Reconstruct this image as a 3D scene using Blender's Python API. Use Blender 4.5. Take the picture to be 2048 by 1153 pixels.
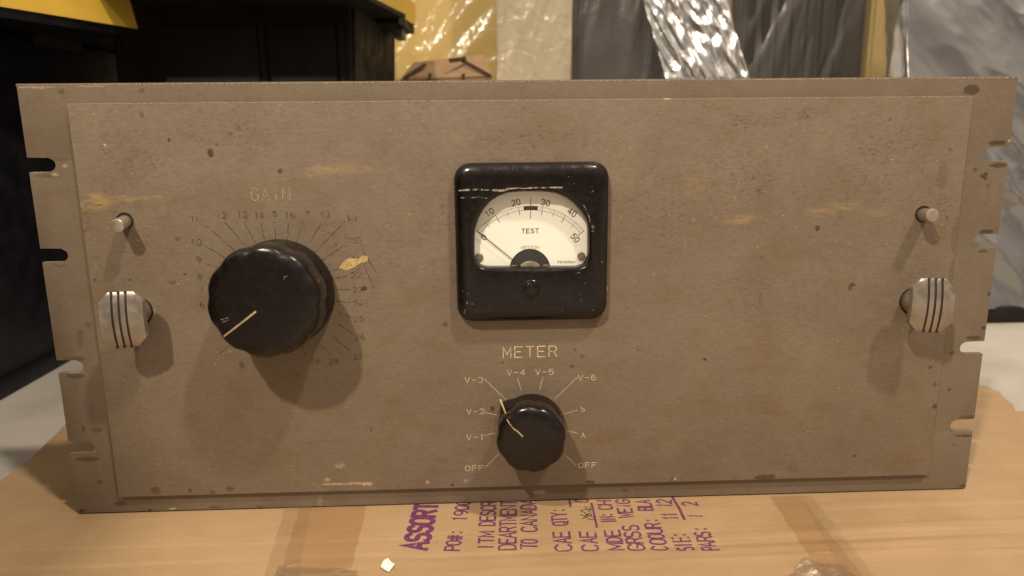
import bpy, bmesh, math, random
import numpy as np
from mathutils import Vector, Matrix, noise as mn

random.seed(7)
PI = math.pi
S = 0.001                                    # all shapes below are written in millimetres
scene = bpy.context.scene
for o in list(bpy.data.objects):
    bpy.data.objects.remove(o)

# ------------------------------------------------------------------ camera
YAW, PITCH, ROLL = math.radians(-2.147), math.radians(-12.239), math.radians(-0.559)
CAM = Vector((-23.464, -370.508, 198.74)); FPX = 1490.06
CR = (Matrix.Rotation(YAW, 3, 'Z') @ Matrix.Rotation(PI/2 + PITCH, 3, 'X') @ Matrix.Rotation(ROLL, 3, 'Z'))
cd = bpy.data.cameras.new('camera'); cam = bpy.data.objects.new('camera', cd)
scene.collection.objects.link(cam)
cam.matrix_world = Matrix.Translation(CAM*S) @ CR.to_4x4()
cd.sensor_width = 36; cd.lens = FPX/2048*36; cd.clip_start = 0.01; cd.clip_end = 50
cd.dof.use_dof = True; cd.dof.focus_distance = 0.375; cd.dof.aperture_fstop = 11
scene.camera = cam

# ------------------------------------------------------------------ world, lamps, exposure
w = bpy.data.worlds.new('World'); scene.world = w; w.use_nodes = True
bg = w.node_tree.nodes['Background']; bg.inputs[0].default_value = (1.0, 0.86, 0.70, 1); bg.inputs[1].default_value = 0.40
wt = w.node_tree; _tc = wt.nodes.new('ShaderNodeTexCoord'); _sx = wt.nodes.new('ShaderNodeSeparateXYZ'); _mr = wt.nodes.new('ShaderNodeMapRange')
wt.links.new(_tc.outputs['Generated'], _sx.inputs[0]); wt.links.new(_sx.outputs[2], _mr.inputs[0])   # pale ceiling above, dim room below
_mr.inputs[1].default_value = -.15; _mr.inputs[2].default_value = .9; _mr.inputs[3].default_value = .13; _mr.inputs[4].default_value = .85
wt.links.new(_mr.outputs[0], bg.inputs[1])

def lamp(name, loc, target, power, size, col):
    l = bpy.data.lights.new(name, 'AREA'); l.shape = 'DISK'; l.size = size; l.energy = power; l.color = col
    o = bpy.data.objects.new(name, l); scene.collection.objects.link(o)
    o.location = Vector(loc)*S
    o.rotation_euler = (Vector(target) - Vector(loc)).to_track_quat('-Z', 'Y').to_euler()
    return o
lamp('room_lamp', (-640, -1120, 1560), (0, 50, 100), 30, 0.075, (1.0, 0.85, 0.67))
lamp('room_lamp', (1330, -1400, 3600), (0, 50, 100), 112, 0.20, (1.0, 0.85, 0.67))
scene.view_settings.view_transform = 'Standard'; scene.view_settings.look = 'None'
scene.view_settings.exposure = 0.02; scene.view_settings.gamma = 1

# ------------------------------------------------------------------ helpers
def U(px, py, y=-2.5):
    """point of the vertical plane at depth y that the photograph shows at (px, py)"""
    d = CR @ Vector(((px - 1024)/FPX, -(py - 576.5)/FPX, -1))
    return CAM + d*((y - CAM.y)/d.y)
def G(px, py, z=0.0):
    d = CR @ Vector(((px - 1024)/FPX, -(py - 576.5)/FPX, -1))
    return CAM + d*((z - CAM.z)/d.z)

def empty(name, loc=(0, 0, 0)):
    o = bpy.data.objects.new(name, None); scene.collection.objects.link(o)
    o.location = Vector(loc)*S; o.empty_display_size = .01
    return o
def tag(o, label, cat, group=None):
    o['label'] = label; o['category'] = cat
    if group: o['group'] = group
    return o
def wloc(o):
    v = Vector((0, 0, 0))
    while o: v += o.location; o = o.parent
    return v
def build(name, bm, mats, parent=None, smooth=False, loc=None, recalc=True):
    """one bmesh in world millimetres -> one mesh object"""
    if recalc: bmesh.ops.recalc_face_normals(bm, faces=bm.faces)
    me = bpy.data.meshes.new(name)
    base = wloc(parent)/S if parent else Vector(loc or (0, 0, 0))
    for v in bm.verts: v.co = (v.co - base)*S
    bm.to_mesh(me); bm.free()
    if not isinstance(mats, (list, tuple)): mats = [mats]
    for m in mats: me.materials.append(m)
    if smooth:
        me.shade_smooth()
        if smooth != True: me.set_sharp_from_angle(angle=math.radians(smooth))
    o = bpy.data.objects.new(name, me); scene.collection.objects.link(o)
    if parent: o.parent = parent
    else: o.location = base*S
    return o

def box(bm, x0, x1, y0, y1, z0, z1, bev=0, mi=0, seg=2):
    r = bmesh.ops.create_cube(bm, size=1)
    vs = r['verts']
    for v in vs: v.co = Vector(((x0+x1)/2 + v.co.x*(x1-x0), (y0+y1)/2 + v.co.y*(y1-y0), (z0+z1)/2 + v.co.z*(z1-z0)))
    es = list({e for v in vs for e in v.link_edges}); fs = list({f for v in vs for f in v.link_faces})
    for f in fs: f.material_index = mi
    if bev: bmesh.ops.bevel(bm, geom=es, offset=bev, segments=seg, affect='EDGES', profile=.6)
def prism(bm, pts, vec, mi=0, bev=0):
    """closed outline (list of Vector) pushed along vec"""
    a = [bm.verts.new(p) for p in pts]; b = [bm.verts.new(Vector(p) + Vector(vec)) for p in pts]
    fa = bm.faces.new(a); fb = bm.faces.new(b[::-1]); fs = [fa, fb]
    n = len(a)
    for i in range(n): fs.append(bm.faces.new((a[i], b[i], b[(i+1) % n], a[(i+1) % n])))
    for f in fs: f.material_index = mi
    if bev: bmesh.ops.bevel(bm, geom=list(fa.edges), offset=bev, segments=2, affect='EDGES', profile=.6)
    return fs
def frame_of(axis):
    axis = Vector(axis).normalized()
    up = Vector((0, 0, 1)); u = up.cross(axis)
    if u.length < 1e-3: u = Vector((1, 0, 0))
    u.normalize(); return u, axis.cross(u), axis
def lathe(bm, c, axis, prof, n=64, mod=None, mi=0, cap=True):
    """rings of radius r at height h along axis; mod(angle, ring) scales the radius"""
    u, v, a = frame_of(axis); rings = []
    for k, (r, h) in enumerate(prof):
        ring = []
        for i in range(n):
            t = 2*PI*i/n; rr = r*(mod(t, k) if mod else 1)
            ring.append(bm.verts.new(Vector(c) + a*h + u*(rr*math.cos(t)) + v*(rr*math.sin(t))))
        rings.append(ring)
    for A, B in zip(rings, rings[1:]):
        for i in range(n):
            f = bm.faces.new((A[i], A[(i+1) % n], B[(i+1) % n], B[i])); f.material_index = mi
    if cap:
        f = bm.faces.new(rings[-1]); f.material_index = mi
        f = bm.faces.new(rings[0][::-1]); f.material_index = mi
    return rings
def ribbon(bm, pts, wd, nrm, mi=0, closed=False, thick=0, taper=None):
    """mitred flat stroke along 3-D points, lying on a surface with normal nrm"""
    pts = [Vector(p) for p in pts]; n = len(pts)
    if n < 2: return
    L, R = [], []
    for i, p in enumerate(pts):
        a = pts[i-1] if (i > 0 or closed) else None
        b = pts[(i+1) % n] if (i < n-1 or closed) else None
        d1 = (p - a).normalized() if a is not None and (p-a).length > 1e-6 else None
        d2 = (b - p).normalized() if b is not None and (b-p).length > 1e-6 else None
        d1 = d1 or d2; d2 = d2 or d1
        t = (d1 + d2)
        if t.length < .2: t = d1
        t.normalize(); s = nrm.cross(t).normalized()
        k = 1/max(.45, abs(s.dot(nrm.cross(d1).normalized())))
        ww = wd[i] if isinstance(wd, (list, tuple)) else wd
        e = Vector((0, 0, 0))
        if not closed and i == 0: e = -d2*ww*.35
        if not closed and i == n-1: e = d1*ww*.35
        L.append(bm.verts.new(p + e + s*ww*k/2)); R.append(bm.verts.new(p + e - s*ww*k/2))
    for i in range(n if closed else n-1):
        j = (i+1) % n
        try:
            f = bm.faces.new((L[i], R[i], R[j], L[j])); f.material_index = mi
        except ValueError: pass

# stroke alphabet: cell 0..4 wide, 0..6 high
def arc(cx, cy, rx, ry, a0, a1, n=8):
    return [(cx + rx*math.cos(math.radians(a0 + (a1-a0)*i/n)), cy + ry*math.sin(math.radians(a0 + (a1-a0)*i/n))) for i in range(n+1)]
O_ = arc(2, 4, 2, 2, 0, 180) + arc(2, 2, 2, 2, 180, 360) + [(4, 4)]
FONT = {
 '0': [O_], 'O': [O_], '1': [[(1, 5), (2, 6), (2, 0)]], 'I': [[(2, 0), (2, 6)]],
 '2': [arc(2, 4.2, 1.9, 1.8, 160, -30) + [(0, 0), (4, 0)]],
 '3': [arc(1.9, 4.5, 1.8, 1.5, 150, -80, 8) + arc(1.9, 1.55, 2.1, 1.55, 90, -150, 10)],
 '4': [[(3, 0), (3, 6), (0, 2), (4, 2)]],
 '5': [[(3.7, 6), (.6, 6), (.3, 3.4)] + arc(1.9, 2, 2.1, 2, 120, -150, 10)],
 '6': [[(3.4, 5.8)] + arc(2.4, 3.6, 2.4, 2.4, 110, 180, 4) + arc(2, 1.8, 2, 1.8, 180, 520, 14)],
 '7': [[(0, 6), (4, 6), (1.4, 0)]],
 '8': [arc(2, 4.5, 1.6, 1.5, -90, 270, 14), arc(2, 1.5, 2, 1.5, 90, 450, 14)],
 '9': [arc(2, 4.2, 2, 1.8, 0, 350, 14) + [(4, 4.2)] + arc(1.6, 2.4, 2.4, 2.4, 0, -80, 4)],
 'A': [[(0, 0), (2, 6), (4, 0)], [(.75, 2), (3.25, 2)]],
 'B': [[(0, 0), (0, 6), (2.4, 6)] + arc(2.4, 4.6, 1.4, 1.4, 90, -90, 6) + [(0, 3.2)], [(.01, 3.2), (2.4, 3.2)] + arc(2.4, 1.6, 1.6, 1.6, 90, -90, 6) + [(0, 0)]],
 'b': [[(.3, 6), (.3, 0)], arc(2, 1.6, 1.7, 1.6, 0, 360, 14)],
 'C': [arc(2, 4.2, 1.9, 1.8, 25, 180, 8) + arc(2, 1.8, 1.9, 1.8, 180, 335, 8)],
 'D': [[(0, 0), (0, 6), (1.6, 6)] + arc(1.6, 3.6, 2.4, 2.4, 90, 0, 5) + arc(1.6, 2.4, 2.4, 2.4, 0, -90, 5) + [(0, 0)]],
 'E': [[(4, 6), (0, 6), (0, 0), (4, 0)], [(0, 3.1), (3.2, 3.1)]],
 'F': [[(4, 6), (0, 6), (0, 0)], [(0, 3.1), (3.2, 3.1)]],
 'G': [arc(2, 4, 2, 2, 25, 180, 8) + arc(2, 2, 2, 2, 180, 340, 8) + [(4, 2.6), (2.2, 2.6)]],
 'H': [[(0, 0), (0, 6)], [(4, 0), (4, 6)], [(0, 3), (4, 3)]],
 'K': [[(0, 0), (0, 6)], [(4, 6), (0, 2.4)], [(1.3, 3.5), (4, 0)]],
 'L': [[(0, 6), (0, 0), (4, 0)]], 'M': [[(0, 0), (0, 6), (2, 1.5), (4, 6), (4, 0)]],
 'N': [[(0, 0), (0, 6), (4, 0), (4, 6)]],
 'P': [[(0, 0), (0, 6), (2.4, 6)] + arc(2.4, 4.4, 1.6, 1.6, 90, -90, 8) + [(0, 2.8)]],
 'Q': [O_, [(2.4, 1.6), (4.2, -.3)]],
 'R': [[(0, 0), (0, 6), (2.4, 6)] + arc(2.4, 4.5, 1.5, 1.5, 90, -90, 8) + [(0, 3)], [(2.2, 3), (4, 0)]],
 'S': [arc(2, 4.5, 1.9, 1.5, 30, 250, 9) + arc(2, 1.5, 2, 1.6, 80, -150, 10)],
 'T': [[(0, 6), (4, 6)], [(2, 6), (2, 0)]],
 'U': [[(0, 6), (0, 2)] + arc(2, 2, 2, 2, 180, 360, 8) + [(4, 6)]],
 'V': [[(0, 6), (2, 0), (4, 6)]], 'W': [[(0, 6), (1, 0), (2, 4.5), (3, 0), (4, 6)]],
 'Y': [[(0, 6), (2, 3), (4, 6)], [(2, 3), (2, 0)]], 'Z': [[(0, 6), (4, 6), (0, 0), (4, 0)]],
 '-': [[(.4, 3), (3.6, 3)]], '.': [[(1.8, 0), (2.1, .5)]], ':': [[(2, .6), (2, 1.2)], [(2, 4), (2, 4.6)]],
 '=': [[(.4, 2), (3.6, 2)], [(.4, 4), (3.6, 4)]], '_': [[(0, -.6), (4, -.6)]],
 '#': [[(1, 0), (1.6, 6)], [(2.6, 0), (3.2, 6)], [(0, 2), (4, 2)], [(0, 4), (4, 4)]],
 'm': [[(0, -1.6), (.8, 4)], [(.4, 1.2), (1, .2), (2, .2), (3, 1.4), (3.4, 4)], [(3, 1.4), (3.2, .1)]],
}
def text(bm, s, org, u, v, h, ratio, wd, adv=1.45, mi=0, surf=None, align='c'):
    """engraved or printed stroke lettering; org = centre (c) or left end (l) of the baseline"""
    u = Vector(u).normalized(); v = Vector(v).normalized(); nrm = u.cross(v)
    cw = h*ratio; total = cw*(adv*(len(s)-1) + 1)
    x0 = -total/2 if align == 'c' else 0
    for i, ch in enumerate(s):
        for st in FONT.get(ch, []):
            pts = [Vector(org) + u*(x0 + cw*adv*i + x/4*cw) + v*(y/6*h) for x, y in st]
            cl = len(pts) > 3 and (pts[0]-pts[-1]).length < 1e-4
            if cl: pts = pts[:-1]
            if surf: pts = [surf(p) for p in pts]
            ribbon(bm, pts, wd, nrm, mi, cl)

# ------------------------------------------------------------------ materials
class NT:
    def __init__(s, name):
        s.m = bpy.data.materials.new(name); s.m.use_nodes = True; s.t = s.m.node_tree
        s.b = s.t.nodes['Principled BSDF']; s.out = s.t.nodes['Material Output']
        s.P = s.vm('MULTIPLY', s.n('ShaderNodeTexCoord').outputs['Object'], (1000, 1000, 1000))
    def n(s, k): return s.t.nodes.new(k)
    def put(s, sock, v):
        if isinstance(v, bpy.types.NodeSocket): s.t.links.new(v, sock)
        elif v is not None:
            try: sock.default_value = v
            except Exception: sock.default_value = (*v, 1)
    def vm(s, op, a, b=None):
        n = s.n('ShaderNodeVectorMath'); n.operation = op; s.put(n.inputs[0], a)
        if b is not None: s.put(n.inputs[1], b)
        return n.outputs['Value'] if op in ('LENGTH', 'DISTANCE', 'DOT_PRODUCT') else n.outputs[0]
    def ma(s, op, a, b=None, c=None, clamp=False):
        n = s.n('ShaderNodeMath'); n.operation = op; n.use_clamp = clamp; s.put(n.inputs[0], a)
        if b is not None: s.put(n.inputs[1], b)
        if c is not None: s.put(n.inputs[2], c)
        return n.outputs[0]
    def ns(s, sc, det=3, rough=.55, stretch=(1, 1, 1), off=(0, 0, 0), col=False, vec=None, dist=0):
        v = s.vm('MULTIPLY', s.vm('ADD', vec or s.P, off), stretch)
        n = s.n('ShaderNodeTexNoise'); s.put(n.inputs['Vector'], v)
        n.inputs['Scale'].default_value = sc; n.inputs['Detail'].default_value = det; n.inputs['Roughness'].default_value = rough
        n.inputs['Distortion'].default_value = dist
        return n.outputs['Color'] if col else n.outputs[0]
    def ramp(s, v, a, b, c=0., d=1.):
        n = s.n('ShaderNodeMapRange'); n.interpolation_type = 'SMOOTHSTEP'
        s.put(n.inputs[0], v); n.inputs[1].default_value = a; n.inputs[2].default_value = b
        n.inputs[3].default_value = c; n.inputs[4].default_value = d; return n.outputs[0]
    def mix(s, f, a, b):
        n = s.n('ShaderNodeMix'); n.data_type = 'RGBA'
        s.put(n.inputs[0], f); s.put(n.inputs[6], a); s.put(n.inputs[7], b); return n.outputs[2]
    def bump(s, h, strength=.3, dist=.0002):
        n = s.n('ShaderNodeBump'); s.put(n.inputs['Height'], h); n.inputs['Strength'].default_value = strength
        n.inputs['Distance'].default_value = dist; s.put(s.b.inputs['Normal'], n.outputs[0])
    def set(s, col=None, rough=None, metal=None, spec=None):
        s.put(s.b.inputs['Base Color'], col); s.put(s.b.inputs['Roughness'], rough)
        s.put(s.b.inputs['Metallic'], metal); s.put(s.b.inputs['Specular IOR Level'], spec); return s
    def blobs(s, lst, warp=1.0, wsc=.35):
        """union of ragged ellipses (x, z, rx, rz[, strength]) in the plane of the panel"""
        wv = s.vm('MULTIPLY', s.vm('SUBTRACT', s.ns(wsc, 4, .65, col=True), (.5, .5, .5)), (warp*5, 0, warp*5))
        q = s.vm('ADD', s.vm('MULTIPLY', s.P, (1, 0, 1)), wv); acc = None
        for b in lst:
            k = b[4] if len(b) > 4 else 1
            d = s.vm('LENGTH', s.vm('MULTIPLY', s.vm('SUBTRACT', q, (b[0], 0, b[1])), (1/b[2], 0, 1/b[3])))
            r = s.ramp(d, 1.08, {.62: .80, 1.1: .45}.get(warp, .1 if warp > 3 else .84), 0, k*(.9 if warp == .62 else 1)); acc = r if acc is None else s.ma('MAXIMUM', acc, r)
        return acc

def PX(lst, y=-2.5):                          # stains measured in the photograph -> millimetres on the panel
    o = []
    for b in lst:
        p = U(b[0], b[1], y); o.append((p.x, p.z, b[2]*.245, b[3]*.245, *(b[4:])))
    return o

def paint(name, c1, c2, dark, tape, light, grime=1.0, zones=None):
    m = NT(name)
    base = m.mix(m.ramp(m.ns(.018, 4, .6), .3, .7), c1, c2)
    base = m.mix(m.ramp(m.ns(.035, 5, .7, (.7, 1, 1), (200, 0, 70)), .50, .75, 0, .5), base, tuple(k*1.18 for k in c1))
    base = m.mix(m.ramp(m.ns(.9, 3, .6, (.35, 1, 1)), .35, .75, 0, .30), base, (.105, .070, .042))
    base = m.mix(m.ramp(m.ns(.06, 5, .65, (.6, 1, 1), (31, 0, 9)), .48, .72, 0, .45), base, (.150, .096, .052))
    # rubbed and speckled grime, clustered, drawn out sideways
    cl = m.ramp(m.ns(.015, 4, .65, off=(77, 0, 13)), .42, .66, .10, .6)
    if zones: cl = m.ma('MAXIMUM', cl, m.ma('MULTIPLY', m.blobs(zones, 6, .02), m.ramp(m.ns(.05, 3, off=(3, 0, 3)), .35, .6, .35, 1)))
    sz = m.n('ShaderNodeSeparateXYZ'); m.put(sz.inputs[0], m.P)
    cl = m.ma('MULTIPLY', cl, m.ramp(sz.outputs[2], 60, 150, .3, .85))
    sp = m.ramp(m.ns(.75, 5, .75, (.5, 1, 1.2), (5, 0, 50)), .535, .62)
    base = m.mix(m.ma('MULTIPLY', m.ma('MULTIPLY', sp, cl), .85*grime), base, (.060, .037, .020))
    sp3 = m.ramp(m.ns(.38, 4, .7, (.6, 1, 1.2), (15, 0, 50)), .59, .64)
    base = m.mix(m.ma('MULTIPLY', m.ma('MULTIPLY', sp3, cl), .75*grime), base, (.052, .031, .016))
    base = m.mix(m.ma('MULTIPLY', cl, .16*grime), base, (.11, .068, .035))
    hs = m.ramp(m.ns(1.0, 3, .6, (.025, 1, 1.8), (60, 0, 5)), .60, .72)
    base = m.mix(m.ma('MULTIPLY', hs, m.ma('MULTIPLY', m.ramp(m.ns(.03, 3, off=(0, 0, 44)), .42, .6), .35)), base, (.095, .062, .036))
    sp2 = m.ramp(m.ns(.26, 4, .7, (.8, 1, 1), (105, 0, 20)), .735, .755)
    base = m.mix(m.ma('MULTIPLY', sp2, .6*grime), base, (.050, .030, .016))
    fl = m.ramp(m.ns(.6, 2, .5, off=(9, 0, 3)), .745, .77)
    base = m.mix(m.ma('MULTIPLY', fl, .7), base, (.50, .37, .22))
    if tape:
        t = m.blobs(tape, 1.1, .22); k = m.ramp(m.ns(.3, 5, .75, (.35, 1, 1.6)), .36, .62, 0, .85)
        base = m.mix(m.ma('MULTIPLY', t, k), base, (.335, .230, .092))
    if light:
        base = m.mix(m.ma('MULTIPLY', m.blobs(light, .5, .9), m.ramp(m.ns(1.4, 3, .7), .42, .52)), base, (.55, .42, .27))
    if dark: base = m.mix(m.blobs(dark, .62, .75), base, (.050, .031, .018))
    m.set(base, m.ramp(m.ns(.25, 4), .3, .7, .42, .6), 0, .42)
    m.bump(m.ma('ADD', m.ns(1.6, 3, .6), m.ma('MULTIPLY', m.ns(.25, 3), 1.2)), .28, .00012)
    return m.m

def simple(name, col, rough=.5, metal=0, spec=.5, var=.12, sc=.2, bumpk=.1, bsc=1.5):
    m = NT(name); c2 = tuple(c*(1-2*var) for c in col)
    m.set(m.mix(m.ramp(m.ns(sc, 4), .3, .7), c2, col), m.ramp(m.ns(sc*2, 4), .3, .7, rough*.8, min(1, rough*1.2)), metal, spec)
    if bumpk: m.bump(m.ns(bsc, 3), bumpk, .0002)
    return m.m

def bakelite(name='black_bakelite'):
    m = NT(name)
    dust = m.ramp(m.ns(.13, 5, .7), .42, .75, 0, .5)
    c = m.mix(dust, (.0060, .0038, .0032), (.013, .0090, .0072))
    scf = m.ramp(m.ns(.5, 4, .75, (1, 1, .5), dist=.6), .71, .76, 0, .45)
    c = m.mix(scf, c, (.07, .055, .045))
    m.set(c, m.ramp(m.ns(.3, 4, .6), .3, .7, .14, .32), 0, .42)
    m.bump(m.ma('ADD', m.ns(.12, 3), m.ma('MULTIPLY', m.ns(2.5, 3), .12)), .16, .0006)
    return m.m

def worn(name, col, lo, hi, sc=1.3, rough=.6, metal=0.0, stretch=(1, 1, 1), off=(0, 0, 0)):
    """ink, filler or bare metal of which patches are gone (transparent there)"""
    m = NT(name); m.set(m.mix(m.ramp(m.ns(sc*.7, 3), .3, .7), tuple(c*.7 for c in col), col), rough, metal)
    tr = m.n('ShaderNodeBsdfTransparent'); mx = m.n('ShaderNodeMixShader')
    m.put(mx.inputs[0], m.ramp(m.ns(sc, 4, .65, stretch, off), lo, hi))
    m.t.links.new(tr.outputs[0], mx.inputs[1]); m.t.links.new(m.b.outputs[0], mx.inputs[2])
    m.t.links.new(mx.outputs[0], m.out.inputs[0]); return m.m

def film(name, tint=(1, 1, 1), gloss=.30, rough=.10, haze=.12, hazecol=(.5, .48, .45), bsc=.05, bk=.5, bd=.004):
    """thin clear plastic: see-through, a little milky, with sharp sheen"""
    m = NT(name); t = m.t
    tr = m.n('ShaderNodeBsdfTransparent'); m.put(tr.inputs[0], tint)
    df = m.n('ShaderNodeBsdfDiffuse'); m.put(df.inputs[0], hazecol)
    gl = m.n('ShaderNodeBsdfGlossy'); gl.inputs['Roughness'].default_value = rough; m.put(gl.inputs[0], (.95, .95, .95))
    bp = m.n('ShaderNodeBump'); m.put(bp.inputs['Height'], m.ns(bsc, 4, .5, dist=1.2)); bp.inputs['Strength'].default_value = bk; bp.inputs['Distance'].default_value = bd
    t.links.new(bp.outputs[0], gl.inputs['Normal']); t.links.new(bp.outputs[0], df.inputs['Normal'])
    a = m.n('ShaderNodeMixShader'); m.put(a.inputs[0], haze); t.links.new(tr.outputs[0], a.inputs[1]); t.links.new(df.outputs[0], a.inputs[2])
    fr = m.n('ShaderNodeLayerWeight'); fr.inputs[0].default_value = .5; t.links.new(bp.outputs[0], fr.inputs['Normal'])
    b = m.n('ShaderNodeMixShader'); m.put(b.inputs[0], m.ma('ADD', m.ma('MULTIPLY', m.ma('POWER', fr.outputs['Facing'], 4.), .5), gloss, clamp=True))
    t.links.new(a.outputs[0], b.inputs[1]); t.links.new(gl.outputs[0], b.inputs[2]); t.links.new(b.outputs[0], m.out.inputs[0])
    return m.m

DARK_F = PX([(283, 230, 5, 7, .5), (421, 306, 6, 9), (560, 343, 5, 5, .8), (338, 280, 3, 3), (432, 291, 2, 2), (1635, 457, 5, 7, .9), (1705, 570, 8, 4, .9),
             (1700, 576, 4, 6, .8), (1523, 515, 5, 4, .5), (1410, 720, 4, 3), (484, 731, 6, 7, .55), (595, 748, 7, 5, .5), (1530, 955, 26, 7, .8), (1585, 935, 14, 14, .22), (1870, 813, 6, 6, .8),
             (311, 982, 12, 9, .6), (380, 981, 5, 5, .7), (425, 985, 6, 4, .6), (460, 978, 9, 7, .55), (225, 973, 6, 8, .7), (742, 860, 2, 5, .9),
             (728, 578, 6, 5), (890, 650, 5, 5, .6), (1165, 713, 5, 5, .5), (1145, 733, 6, 4, .6), (985, 818, 5, 6, .9), (1150, 700, 4, 4, .5),
             (875, 982, 5, 5, .7), (905, 970, 4, 4, .8), (1180, 965, 12, 5, .8), (1345, 960, 4, 5, .8), (1709, 912, 4, 3, .9), (1860, 735, 5, 5, .6), (1870, 770, 5, 5, .6),
             (1005, 725, 3, 3, .6), (1275, 700, 4, 3, .5), (700, 440, 3, 3, .7), (370, 550, 4, 3, .8), (260, 560, 4, 3, .8), (190, 560, 3, 3, .8), (345, 565, 8, 4, .55),
             (355, 478, 5, 3, .6), (1740, 300, 3, 3, .6), (1520, 600, 4, 18, .25), (1000, 320, 20, 5, .25), (1780, 240, 5, 3, .5), (1900, 300, 4, 4, .5), (1905, 545, 9, 30, .3), (1910, 470, 8, 40, .3), (1885, 350, 12, 30, .25)])
TAPE_F = PX([(190, 405, 45, 19, 1), (232, 398, 50, 9, .9), (290, 396, 50, 5, .6), (645, 342, 40, 9, .8), (700, 340, 55, 9, .55), (1480, 440, 42, 12, .75), (1640, 425, 45, 12, .6), (1690, 412, 40, 10, .7),
             (1390, 375, 30, 30, .25), (620, 345, 12, 10, .8), (1760, 425, 30, 12, .35)])
LIGHT_F = PX([(187, 229, 2.5, 2.5), (210, 290, 2.5, 2.5), (680, 932, 12, 5, .6), (690, 968, 50, 3, .8), (655, 960, 8, 5, .6), (1335, 196, 9, 4), (855, 965, 4, 4), (735, 968, 12, 5), (1350, 958, 4, 3), (1213, 578, 3, 6), (930, 962, 4, 3)])
DARK_B = PX([(122, 184, 7, 6, .6), (283, 182, 7, 5, .5), (1943, 180, 18, 11, .9), (1994, 286, 20, 5, .9), (1997, 331, 20, 5, .9), (1966, 352, 6, 5, .9), (1971, 353, 5, 9, .9), (1976, 372, 4, 4, .6), (1950, 340, 5, 5, .6),
             (1972, 464, 16, 5, .9), (1965, 503, 10, 4, .7), (1948, 676, 18, 5, .8), (1978, 588, 4, 5), (1967, 656, 5, 5), (1904, 706, 6, 5, .8), (1898, 780, 6, 4, .7), (1938, 835, 24, 4, .6), (1930, 872, 26, 4, .8), (1908, 890, 5, 3, .7),
             (115, 318, 30, 5, .35), (95, 352, 26, 4, .45), (118, 530, 12, 3, .7), (150, 718, 26, 5, .5), (150, 753, 20, 6, .6), (160, 680, 6, 16, .3), (195, 861, 12, 5, .55), (167, 858, 2, 8, .9), (175, 919, 26, 6, .65),
             (200, 965, 6, 6, .6), (165, 1022, 8, 4), (240, 1008, 14, 6, .5), (520, 1014, 8, 4, .6), (300, 1021, 6, 3), (428, 1015, 12, 3, .7), (176, 650, 7, 7, .4), (160, 665, 6, 7, .4), (1250, 982, 5, 5, .5), (1925, 972, 10, 4, .7), (880, 1007, 30, 3, .6)], 0)
LIGHT_B = PX([(70, 175, 40, 1.5, .5), (180, 173, 30, 1.5, .5), (66, 342, 26, 2.5), (110, 350, 8, 3), (150, 745, 22, 2.5, .5), (172, 903, 22, 2.2), (118, 529, 8, 2), (345, 1018, 8, 3), (130, 332, 6, 4, .6), (1078, 985, 16, 4, .7), (640, 1004, 5, 12, .25), (2020, 282, 4, 3)], 0)
M_front = paint('taupe_panel_paint', (.206, .162, .116), (.182, .142, .101), DARK_F, TAPE_F, LIGHT_F, 1.0, PX([(260, 380, 110, 170), (240, 540, 80, 60), (450, 270, 150, 60), (1060, 275, 200, 40), (1780, 290, 150, 90), (1880, 430, 45, 200), (1500, 350, 120, 60), (330, 800, 90, 60), (150, 400, 14, 260), (1520, 560, 70, 60), (1560, 230, 200, 30)]))
M_back = paint('taupe_rim_paint', (.180, .141, .100), (.156, .122, .086), DARK_B, [], LIGHT_B, .7)
M_edge = worn('bare_metal_edge', (.85, .70, .50), .46, .56, 1.1, .3, .6)
M_bake = bakelite()
M_groove = simple('dark_groove_paint', (.018, .012, .009), .6)
M_steel = simple('brushed_steel', (.44, .385, .33), .36, .82, .5, .15, .12, .25, 1.6)
M_pin = simple('pale_turned_steel', (.55, .48, .38), .32, .75, .5, .1, .3, .2, 1.2)
M_hole = simple('dark_hole', (.012, .008, .006), .8)
M_ink_light = worn('cream_engraving', (.72, .58, .40), .32, .38, .8, .6)
M_ink_faint = worn('worn_cream_engraving', (.48, .37, .24), .38, .48, .9, .6)
M_ink_dark = worn('dark_engraving', (.082, .056, .035), .38, .57, .55, .6)
M_scr = worn('pale_scratch', (.40, .35, .28), .40, .56, .5, .5)
M_tapebit = worn('dry_tape_scrap', (.55, .41, .17), .30, .44, .8, .5)
M_line = simple('cream_pointer_line', (.85, .66, .40), .5, var=.2, sc=1)
M_dial = simple('cream_dial_card', (.97, .965, .87), .7, var=.01, sc=.06, bumpk=0)
M_print = simple('black_dial_print', (.035, .026, .018), .6, bumpk=0)
M_print_thin = simple('grey_dial_print', (.20, .16, .11), .6, bumpk=0)
M_glass = film('meter_glass', gloss=.03, rough=.02, haze=.015, hazecol=(.8, .8, .8), bk=0)
M_brass = simple('aged_screw', (.35, .27, .17), .4, .9)
M_move = simple('movement_metal', (.34, .28, .20), .45, .6)

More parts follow.
